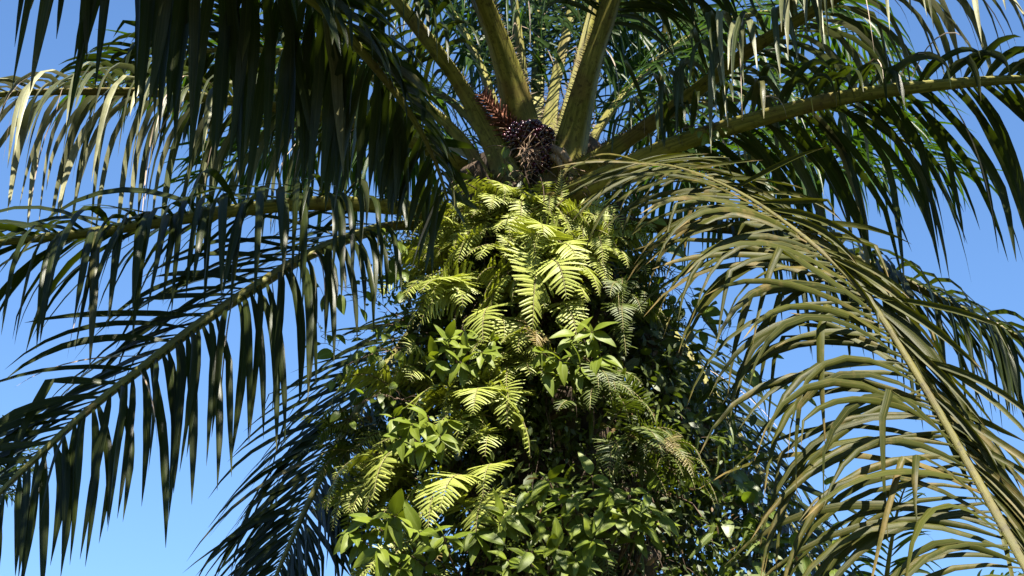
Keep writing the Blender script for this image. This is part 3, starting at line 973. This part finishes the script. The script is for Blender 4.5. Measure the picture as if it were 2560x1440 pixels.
# --- broad leaves
def leaf_mesh(name, seed, mat, ratio=0.5, curl=0.25, fold=0.25, heart=0.0):
    rg = np.random.default_rng(seed)
    nu, nv = 8, 5
    c = curl * rg.uniform(0.4, 1.5)
    fo = fold * rg.uniform(0.3, 1.5)
    side = rg.uniform(-0.06, 0.06)
    r = rg.random()
    V, F, LF = [], [], []
    for i in range(nu):
        u = i / (nu - 1)
        w = ratio * 0.5 * (math.sin(math.pi * min(1, (u * 0.97 + 0.015)) ** 0.72)) ** 0.85 * (1 - 0.25 * u)
        if u > 0.86:
            w *= max(0.04, (1 - u) / 0.14 * 0.55 + 0.05)
        for j in range(nv):
            v = j / (nv - 1) * 2 - 1
            x = u - heart * 0.1 * abs(v) * (1 - u) ** 3
            y = v * w + side * u * u
            zz = -c * u * u + fo * abs(v) * w * 1.0 - 0.18 * fo * v * v * w + 0.012 * math.sin(9 * u + 2 * v + seed)
            V.append((x, y, zz))
            LF.append((u, v, r))
    for i in range(nu - 1):
        for j in range(nv - 1):
            F.append((i * nv + j, (i + 1) * nv + j, (i + 1) * nv + j + 1, i * nv + j + 1))
    g = Geo()
    g.add(V, F, LF)
    return g.mesh(name, mat)


SHRUB_LEAF = [leaf_mesh('leaf', 200 + k, M['shrub_leaf'], 0.50) for k in range(10)]
VINE_LEAF = [leaf_mesh('leaf', 230 + k, M['vine_leaf'], 0.66, 0.3, 0.15, 1.0) for k in range(10)]


def shrub(label, base, tips, seed, size=0.17, whorls=4, mats=SHRUB_LEAF, stem_r=0.008, group='broad-leaved shrubs rooted on the trunk', name='shrub', cat='shrub'):
    """base and tips: (px, py, depth). Leaves stand in opposite pairs towards the end of each twig."""
    rg = np.random.default_rng(seed)
    b = at(*base)
    size *= 0.86
    tips = [(a_, b_, c_ - 0.36) for a_, b_, c_ in tips]
    sh = root(name, b, label, cat, group)
    for tip in tips:
        e = at(*tip)
        L_ = np.linalg.norm(e - b)
        mid1 = b + (e - b) * 0.4 + np.array([0, -0.05, -0.06 * L_]) + rg.normal(0, 0.02, 3)
        mid2 = b + (e - b) * 0.75 + np.array([0, -0.03, -0.02 * L_]) + rg.normal(0, 0.015, 3)
        P, le = spline([b, mid1, mid2, e], 14)
        g = Geo()
        tube(g, P, np.linspace(stem_r, stem_r * 0.35, 14), 6)
        st = link('stem', g.mesh('stem', M['twig'], b), sh)
        T = nz(P[-1] - P[-3])
        a0 = rg.uniform(0, 6.28)
        for wv in range(whorls):
            back = wv * rg.uniform(0.045, 0.08)
            i = max(1, 13 - int(back / max(le, 0.05) * 13))
            pp = P[i]
            for k in range(2 if wv else 3):
                a = a0 + wv * 1.57 + k * (3.14 if wv else 2.09) + rg.uniform(-0.4, 0.4)
                u_ = nz(np.cross(T, [0.3, 1, 0.2]))
                w_ = np.cross(T, u_)
                d = math.cos(a) * u_ + math.sin(a) * w_ + T * rg.uniform(0.0, 0.5)
                d = d + np.array([0, -0.3, -rg.uniform(0.1, 1.15)])
                d = nz(d)
                up = nz(np.array([rg.normal(0, 0.4), -0.8 + rg.normal(0, 0.3), 0.65]))
                if abs(up @ d) > 0.93:
                    up = nz(np.cross(d, [1, 0.3, 0]))
                s_ = size * rg.uniform(0.6, 1.15) * (0.55 if wv == 0 and k == 0 else 1)
                lo = link('leaf', mats[int(rg.integers(0, len(mats)))], sh, frame(pp - b + d * 0.012, d, up, s_, rg.uniform(0.85, 1.12)))
    return sh


shrub('shrub with glossy broad leaves left of the central ferns', (1190, 960, 11.35), [(1120, 850, 10.95), (1160, 825, 11.0), (1205, 880, 10.95), (1090, 900, 11.0), (1235, 850, 11.0), (1150, 905, 10.9)], 301, 0.17)
shrub('shrub with glossy broad leaves right of centre on the shade line', (1410, 985, 11.35), [(1355, 880, 10.95), (1440, 835, 11.0), (1480, 830, 10.95), (1400, 900, 10.9), (1500, 890, 10.95), (1450, 915, 10.9), (1360, 930, 10.9)], 302, 0.17)
shrub('shrub with pointed leaves on the left flank below the left fern', (1150, 1180, 11.2), [(1030, 1060, 10.7), (1070, 1040, 10.75), (1000, 1095, 10.7), (1100, 1090, 10.7), (1060, 1110, 10.65), (985, 1045, 10.8), (1120, 1050, 10.8)], 303, 0.165)
shrub('shrub at the bottom left corner of the trunk with large pale leaves', (1180, 1500, 10.9), [(925, 1300, 10.4), (985, 1290, 10.4), (1050, 1330, 10.4), (950, 1370, 10.35), (1030, 1390, 10.35), (1110, 1340, 10.4), (885, 1330, 10.45), (1190, 1330, 10.4), (1000, 1420, 10.3), (1260, 1290, 10.4)], 304, 0.2)
shrub('widest shrub at the bottom centre with many leafy twigs', (1500, 1510, 10.9), [(1320, 1230, 10.5), (1370, 1200, 10.5), (1430, 1240, 10.45), (1480, 1190, 10.5), (1530, 1230, 10.45), (1580, 1260, 10.45), (1620, 1230, 10.5), (1650, 1290, 10.5), (1350, 1300, 10.4), (1400, 1290, 10.4),
       (1460, 1310, 10.4), (1540, 1300, 10.4), (1300, 1270, 10.45), (1500, 1270, 10.4), (1600, 1310, 10.45)], 305, 0.16, stem_r=0.011)
shrub('shrub cut by the bottom edge with leaves hanging low', (1330, 1560, 10.8), [(1330, 1380, 10.3), (1390, 1370, 10.3), (1440, 1400, 10.3), (1270, 1400, 10.3), (1480, 1350, 10.35)], 306, 0.19)


# --- climbers: a winding stem with single leaves
def vine(label, path, seed, n, size=0.10, r=0.004, mats=VINE_LEAF, spread=0.1, hang=0.5):
    rg = np.random.default_rng(seed)
    P3 = [at(*q) for q in path]
    b = P3[0]
    vn = root('climbing_vine', b, label, 'vine', 'climbers on the trunk')
    P, le = spline(P3, 50)
    P = P + rg.normal(0, 0.006, P.shape)
    g = Geo()
    tube(g, P, np.linspace(r, r * 0.5, 50), 5)
    for k in range(n):
        i = int((k + rg.uniform(0.1, 0.9)) / n * 49)
        off = rg.normal(0, spread, 3) * np.array([1, 0.6, 0.8])
        e = P[i] + off
        tube(g, [P[i], (P[i] + e) / 2 + np.array([0, 0, 0.015]), e], 0.0018, 3)
        d = nz(off + np.array([rg.normal(0, 0.05), -0.08, -hang * rg.uniform(0, 0.35)]))
        up = nz(np.array([rg.normal(0, 0.45), -0.7, 0.6 + rg.normal(0, 0.3)]))
        if abs(up @ d) > 0.93:
            up = nz(np.cross(d, [1, 0.3, 0]))
        lo = link('leaf', mats[int(rg.integers(0, len(mats)))], vn, frame(e - b, d, up, size * rg.uniform(0.6, 1.2), rg.uniform(0.85, 1.1)))
    link('stem', g.mesh('stem', M['twig'], b), vn)
    return vn


vine('twiggy climber reaching out left into the blue sky', [(1120, 900, 11.5), (1050, 830, 11.4), (980, 780, 11.3), (900, 730, 11.2), (830, 715, 11.1), (800, 760, 11.1)], 401, 22, 0.13, spread=0.09)
vine('second climber twig sticking out left below the first', [(1060, 920, 11.4), (990, 850, 11.2), (930, 850, 11.15), (860, 880, 11.1), (800, 840, 11.1)], 402, 18, 0.11, spread=0.07)
vine('climber twig rising against the sky beside the upper left fern', [(1090, 760, 11.5), (1020, 700, 11.4), (985, 640, 11.3), (950, 570, 11.3)], 403, 13, 0.13, spread=0.06)
vine('bare thin tendril curling into the sky left of the trunk', [(1010, 800, 11.3), (930, 820, 11.2), (860, 850, 11.1), (810, 835, 11.1), (790, 800, 11.1), (782, 770, 11.1)], 412, 5, 0.05, r=0.003, spread=0.05)
vine('leafy twig drooping from the left flank before the hanging frond', [(1050, 860, 11.2), (960, 880, 11.0), (890, 900, 10.95), (850, 930, 10.95)], 413, 12, 0.09, spread=0.08)
vine('thin twig with small leaves above the lower left fern', [(1040, 1010, 11.0), (960, 990, 10.8), (900, 1010, 10.75), (870, 1060, 10.7)], 414, 12, 0.08, spread=0.07)
vine('small yellow-green vine climbing over the stalk beside the fruit', [(1235, 470, 11.62), (1260, 430, 11.6), (1262, 385, 11.6), (1278, 355, 11.58), (1300, 345, 11.55)], 404, 8, 0.075, spread=0.035)
vine('thin vine draped on the thick right stalk', [(1690, 330, 11.0), (1730, 315, 10.95), (1780, 322, 10.9), (1815, 335, 10.9)], 405, 8, 0.085, spread=0.04)
vine('dark climber hanging highest on the shaded right side', [(1620, 640, 11.6), (1690, 720, 11.6), (1760, 800, 11.5), (1830, 880, 11.4), (1900, 960, 11.3)], 406, 30, 0.15, spread=0.12)
vine('dark climber trailing down the right flank at mid height', [(1560, 800, 11.4), (1630, 920, 11.3), (1700, 1040, 11.3), (1780, 1150, 11.2), (1850, 1230, 11.2)], 407, 40, 0.13, spread=0.14)
vine('dark climber trailing to the lower right over the hanging frond', [(1620, 1080, 11.2), (1740, 1180, 11.1), (1840, 1260, 11.0), (1950, 1320, 11.0), (2060, 1370, 10.9)], 408, 40, 0.15, spread=0.14)
vine('leafy climber cut by the bottom edge right of the shrubs', [(1600, 1250, 11.2), (1700, 1320, 11.1), (1800, 1380, 11.0), (1900, 1430, 11.0)], 409, 34, 0.14, spread=0.14)
vine('bare-stemmed climber crossing the large pale fern', [(1215, 1260, 10.6), (1205, 1140, 10.6), (1185, 1040, 10.65), (1170, 960, 10.75)], 410, 7, 0.10, r=0.009, spread=0.12)
vine('yellow-green vine on the cut stalk stub at right', [(1600, 690, 11.5), (1590, 620, 11.5), (1570, 560, 11.5), (1600, 520, 11.5)], 411, 10, 0.12, spread=0.07)

# --- moss, small leaves and hanging fibres nobody could count
rng = np.random.default_rng(77)


def envelope(z, c):
    e = 0.60 + 0.50 * sstep(7.3 - z, 0.0, 2.6)
    e *= 1.0 - 0.2 * max(0, -math.sin(c))
    return e * (1.0 + 0.5 * max(0, math.cos(c)) * sstep(6.9 - z, 0, 1.8) + 0.2 * max(0, -math.cos(c)))


gl, gs = Geo(), Geo()
LQ = np.array([(0, 0, 0), (0.35, 0.24, 0.04), (0.75, 0.2, -0.03), (1, 0, -0.14), (0.75, -0.2, -0.03), (0.35, -0.24, 0.04), (0.5, 0, 0)])
LQF = [(0, 6, 1), (1, 6, 2), (2, 6, 3), (3, 6, 4), (4, 6, 5), (5, 6, 0)]
LQA = [(0, 0), (.35, 1), (.75, 1), (1, 0), (.75, -1), (.35, -1), (.5, 0)]


def small_leaf(G, p, d, up, s, dry=0.0):
    m = np.array(frame(p, d, up, s))
    r = rng.random()
    G.add(LQ @ m[:3, :3].T + m[:3, 3], LQF, [(a, b, r) for a, b in LQA], dry)


pdat = [PDAT[me.name] for me in PINNA['dark_fern']]
for k in range(900):
    z = rng.uniform(4.1, 7.25)
    c = rng.uniform(-math.pi, 0.5) if rng.random() < 0.85 else rng.uniform(0, math.pi)
    R1 = envelope(z, c)
    R0 = core_r(z) + 0.04
    rr = R0 + (R1 - R0) * rng.random() ** 1.3
    cen = np.array([axis_x(z) + rr * math.cos(c), AX_Y + rr * math.sin(c), z])
    outw = np.array([math.cos(c), math.sin(c), 0])
    if k % 3 == 0:
        for q in range(7):
            d = nz(outw * rng.uniform(0.2, 1) + rng.normal(0, 0.6, 3) + np.array([0, 0, -0.3]))
            up = nz(np.array([0, 0, 1.0]) + rng.normal(0, 0.4, 3) + outw * 0.6)
            if abs(up @ d) > 0.95:
                continue
            vv, ff, ll = pdat[int(rng.integers(0, 6))]
            m = np.array(frame(cen + rng.normal(0, 0.05, 3), d, up, rng.uniform(0.10, 0.22)))
            ll2 = ll.copy()
            ll2[:, 2] = rng.random()
            gs.add(vv @ m[:3, :3].T + m[:3, 3], ff, ll2)
    else:
        big_ = rng.uniform(0.03, 0.085)
        for q in range(24):
            p = cen + rng.normal(0, 0.085, 3) * np.array([1, 1, 1.2])
            d = nz(rng.normal(0, 1, 3) + outw * 0.6 + np.array([0, 0, -0.5]))
            up = nz(rng.normal(0, 0.5, 3) + outw * 0.5 + np.array([0, 0, 0.7]))
            if abs(up @ d) > 0.95:
                continue
            small_leaf(gl, p, d, up, big_ * rng.uniform(0.6, 1.3), 0.9 if rng.random() < 0.06 else 0.0)
gc = Geo()
for k in range(300):       # small creeper leaves over the sunny front
    p0, nrm = surf(rng.uniform(960, 1500), rng.uniform(540, 1440), rng.uniform(0.55, 0.76))
    big_ = rng.uniform(0.03, 0.07)
    ph = rng.uniform(0, 6.28)
    dirr = np.array([math.cos(ph), -0.2, math.sin(ph)])
    for q in range(16):
        p = p0 + dirr * (q - 8) * 0.022 + rng.normal(0, 0.018, 3)
        d = nz(rng.normal(0, 0.7, 3) + np.array([0, -0.3, -0.6]))
        up = nz(rng.normal(0, 0.4, 3) + np.array([0, -0.7, 0.7]))
        if abs(up @ d) < 0.95:
            small_leaf(gc, p, d, up, big_ * rng.uniform(0.6, 1.3), 0.9 if rng.random() < 0.05 else 0.0)
tag(link('creeper_foliage', gc.mesh('creeper_foliage', M['vine_leaf'])), 'small yellow-green creeper leaves strewn over the sunny front of the trunk', 'foliage', kind='stuff')
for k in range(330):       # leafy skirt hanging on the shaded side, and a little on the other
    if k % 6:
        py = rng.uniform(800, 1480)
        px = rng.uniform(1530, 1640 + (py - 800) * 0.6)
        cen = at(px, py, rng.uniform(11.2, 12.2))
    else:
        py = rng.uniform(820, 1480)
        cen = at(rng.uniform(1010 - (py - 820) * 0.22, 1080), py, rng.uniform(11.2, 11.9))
    big_ = rng.uniform(0.04, 0.12)
    for q in range(18):
        p = cen + rng.normal(0, 0.09, 3) * np.array([1, 1, 1.4])
        d = nz(rng.normal(0, 0.8, 3) + np.array([0.2, -0.3, -0.7]))
        up = nz(rng.normal(0, 0.5, 3) + np.array([0.2, -0.5, 0.6]))
        if abs(up @ d) < 0.95:
            small_leaf(gl, p, d, up, big_ * rng.uniform(0.6, 1.3), 0.9 if rng.random() < 0.05 else 0.0)
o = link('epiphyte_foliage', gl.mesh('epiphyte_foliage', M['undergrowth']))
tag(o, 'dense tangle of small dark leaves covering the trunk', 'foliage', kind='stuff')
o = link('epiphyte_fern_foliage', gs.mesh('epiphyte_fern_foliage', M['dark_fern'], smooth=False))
tag(o, 'loose mass of small fern sprigs among the leaves on the trunk', 'foliage', kind='stuff')
gr = Geo()
for k in range(300):
    z = rng.uniform(4.6, 7.4)
    c = rng.uniform(-math.pi, 0.2)
    rr = core_r(z) + rng.uniform(0.08, 0.3)
    p = np.array([axis_x(z) + rr * math.cos(c), AX_Y + rr * math.sin(c), z])
    le = rng.uniform(0.15, 0.6)
    P, D = grow(p, nz(np.array([math.cos(c), math.sin(c), rng.uniform(-1.5, 0.4)]) + rng.normal(0, 0.3, 3)), le, 7, 7.0, 2.5, rng)
    tube(gr, P, rng.uniform(0.0014, 0.004), 3)
tag(link('hanging_fibres', gr.mesh('hanging_fibres', M['root'])), 'brown root fibres hanging among the ferns on the trunk', 'roots', kind='stuff')

# ------------------------------------------------------------------ fruit, flower spike and cut stalk in the crown
PV = Vector(PO)


def ico(name, mat, sub=2, sc=(1, 1, 1), jit=0.0, seed=0):
    import bmesh
    bm = bmesh.new()
    bmesh.ops.create_icosphere(bm, subdivisions=sub, radius=1.0)
    rg = np.random.default_rng(seed)
    for v in bm.verts:
        f = 1 + rg.uniform(-jit, jit)
        v.co = Vector((v.co.x * sc[0] * f, v.co.y * sc[1] * f, v.co.z * sc[2] * f))
    me = bpy.data.meshes.new(name)
    bm.to_mesh(me)
    bm.free()
    me.materials.append(mat)
    me.polygons.foreach_set('use_smooth', np.ones(len(me.polygons), dtype=bool))
    return me


fruit_me = ico('fruit', M['fruit'], 2, (0.8, 0.8, 1.15), 0.03, 1)
rng = np.random.default_rng(88)
lobes = [(at(1325, 342, 11.84), (0.155, 0.12, 0.09)), (at(1350, 392, 11.82), (0.105, 0.10, 0.12))]
core = Geo()
for cc, rad in lobes:
    me = ico('tmp', M['bunch_core'], 3, (rad[0] - 0.012, rad[1] - 0.012, rad[2] - 0.012), 0.06, 4)
    core.add(np.array([v.co for v in me.vertices]) + cc, [tuple(q.vertices) for q in me.polygons])
    bpy.data.meshes.remove(me)
bunch = link('fruit_bunch', core.mesh('fruit_bunch', M['bunch_core'], PO), palm)
bunch['label'] = 'bunch of dark purple palm fruit in the crown'
for (cc, rad), nf in zip(lobes, (270, 200)):
    for k in range(nf):
        zz = 1 - 2 * (k + 0.5) / nf
        a = k * 2.39996
        s_ = math.sqrt(1 - zz * zz)
        u = np.array([s_ * math.cos(a), s_ * math.sin(a), zz])
        if u[1] > 0.25:
            continue
        if cc is lobes[1][0] and rng.random() < 0.12:
            continue
        lump = 1 + 0.10 * math.sin(7 * u[0] + 3) * math.sin(6 * u[2] + 1)
        p = cc + u * np.array(rad) * lump + rng.normal(0, 0.005, 3)
        nrm = nz(u / np.array(rad))
        q = Vector(nrm + rng.normal(0, 0.15, 3)).to_track_quat('Z', 'Y').to_matrix().to_4x4()
        link('fruit', fruit_me, bunch, Matrix.Translation(Vector(p) - PV) @ q @ Matrix.Scale(rng.uniform(0.0125, 0.0165), 4))

# male flower spike: short red-brown fingers round an axis
g = Geo()
n_ = 6
V, F = [], []
for i in range(n_):
    t = i / (n_ - 1)
    r = 0.085 * (1 - t) ** 0.7 + 0.02
    for j in range(6):
        c = 2 * math.pi * j / 6
        V.append((r * math.cos(c), r * math.sin(c), t))
for i in range(n_ - 1):
    for j in range(6):
        F.append((i * 6 + j, i * 6 + (j + 1) % 6, (i + 1) * 6 + (j + 1) % 6, (i + 1) * 6 + j))
F.append(tuple((n_ - 1) * 6 + j for j in range(6)))
g.add(V, F)
spk = g.mesh('spikelet', M['spikelet'])
A_, B_ = at(1296, 348, 11.92), at(1203, 236, 11.86)
ax = nz(B_ - A_)
g = Geo()
tube(g, [A_ - ax * 0.1, A_, (A_ + B_) / 2, B_], [0.03, 0.04, 0.035, 0.012], 8)
spike = link('flower_cluster', g.mesh('flower_cluster', M['spikelet'], PO), palm)
spike['label'] = 'red-brown flower spike beside the fruit'
u_ = nz(np.cross(ax, [0, 0, 1]))
w_ = np.cross(ax, u_)
LN = np.linalg.norm(B_ - A_)
for k in range(130):
    t = (k + 0.5) / 130
    a = k * 2.39996
    rad = math.cos(a) * u_ + math.sin(a) * w_
    p = A_ + ax * LN * t + rad * 0.02
    d = nz(rad * 1.0 + ax * 0.75 + rng.normal(0, 0.12, 3))
    s_ = (0.11 - 0.055 * t) * rng.uniform(0.85, 1.15)
    q = Vector(d).to_track_quat('Z', 'Y').to_matrix().to_4x4()
    link('spikelet', spk, spike, Matrix.Translation(Vector(p) - PV) @ q @ Matrix.Scale(s_, 4))

# pale cut bunch stalk
for k, (a, b, r0, r1) in enumerate([((1380, 372, 11.80), (1422, 406, 11.66), 0.032, 0.026), ((1376, 390, 11.78), (1406, 420, 11.66), 0.030, 0.020)]):
    g = Geo()
    P, _ = spline([at(*a), (at(*a) + at(*b)) / 2 + np.array([0, -0.02, 0.012]), at(*b)], 9)
    tube(g, P, np.linspace(r0, r1, 9) * (1 + 0.06 * np.sin(np.arange(9) * 2.0 + k)), 9)
    link('cut_stalk', g.mesh('cut_stalk', M['spathe'], PO), palm)
gf = Geo()
for k in range(60):
    px, py = rng.normal(1345, 38), rng.normal(395, 36)
    p = at(px, py, 11.7 + rng.uniform(-0.04, 0.08))
    P, D = grow(p, rng.normal(0, 1, 3) + np.array([0, -0.4, 0.1]), rng.uniform(0.08, 0.24), 6, 5.0, 4.0, rng)
    tube(gf, P, rng.uniform(0.0015, 0.0035), 3)
for k in range(20):
    p = at(rng.normal(1312, 10), rng.normal(372, 10), 11.66)
    P, D = grow(p, np.array([rng.normal(0.1, 0.35), -0.2, rng.choice([-1, 1]) * rng.uniform(0.5, 1)]), rng.uniform(0.08, 0.17), 5, 1.0, 1.0, rng)
    tube(gf, P, rng.uniform(0.0018, 0.0035), 3)
tag(link('fibres', gf.mesh('fibres', M['fibre'], PO), palm), kind='stuff')
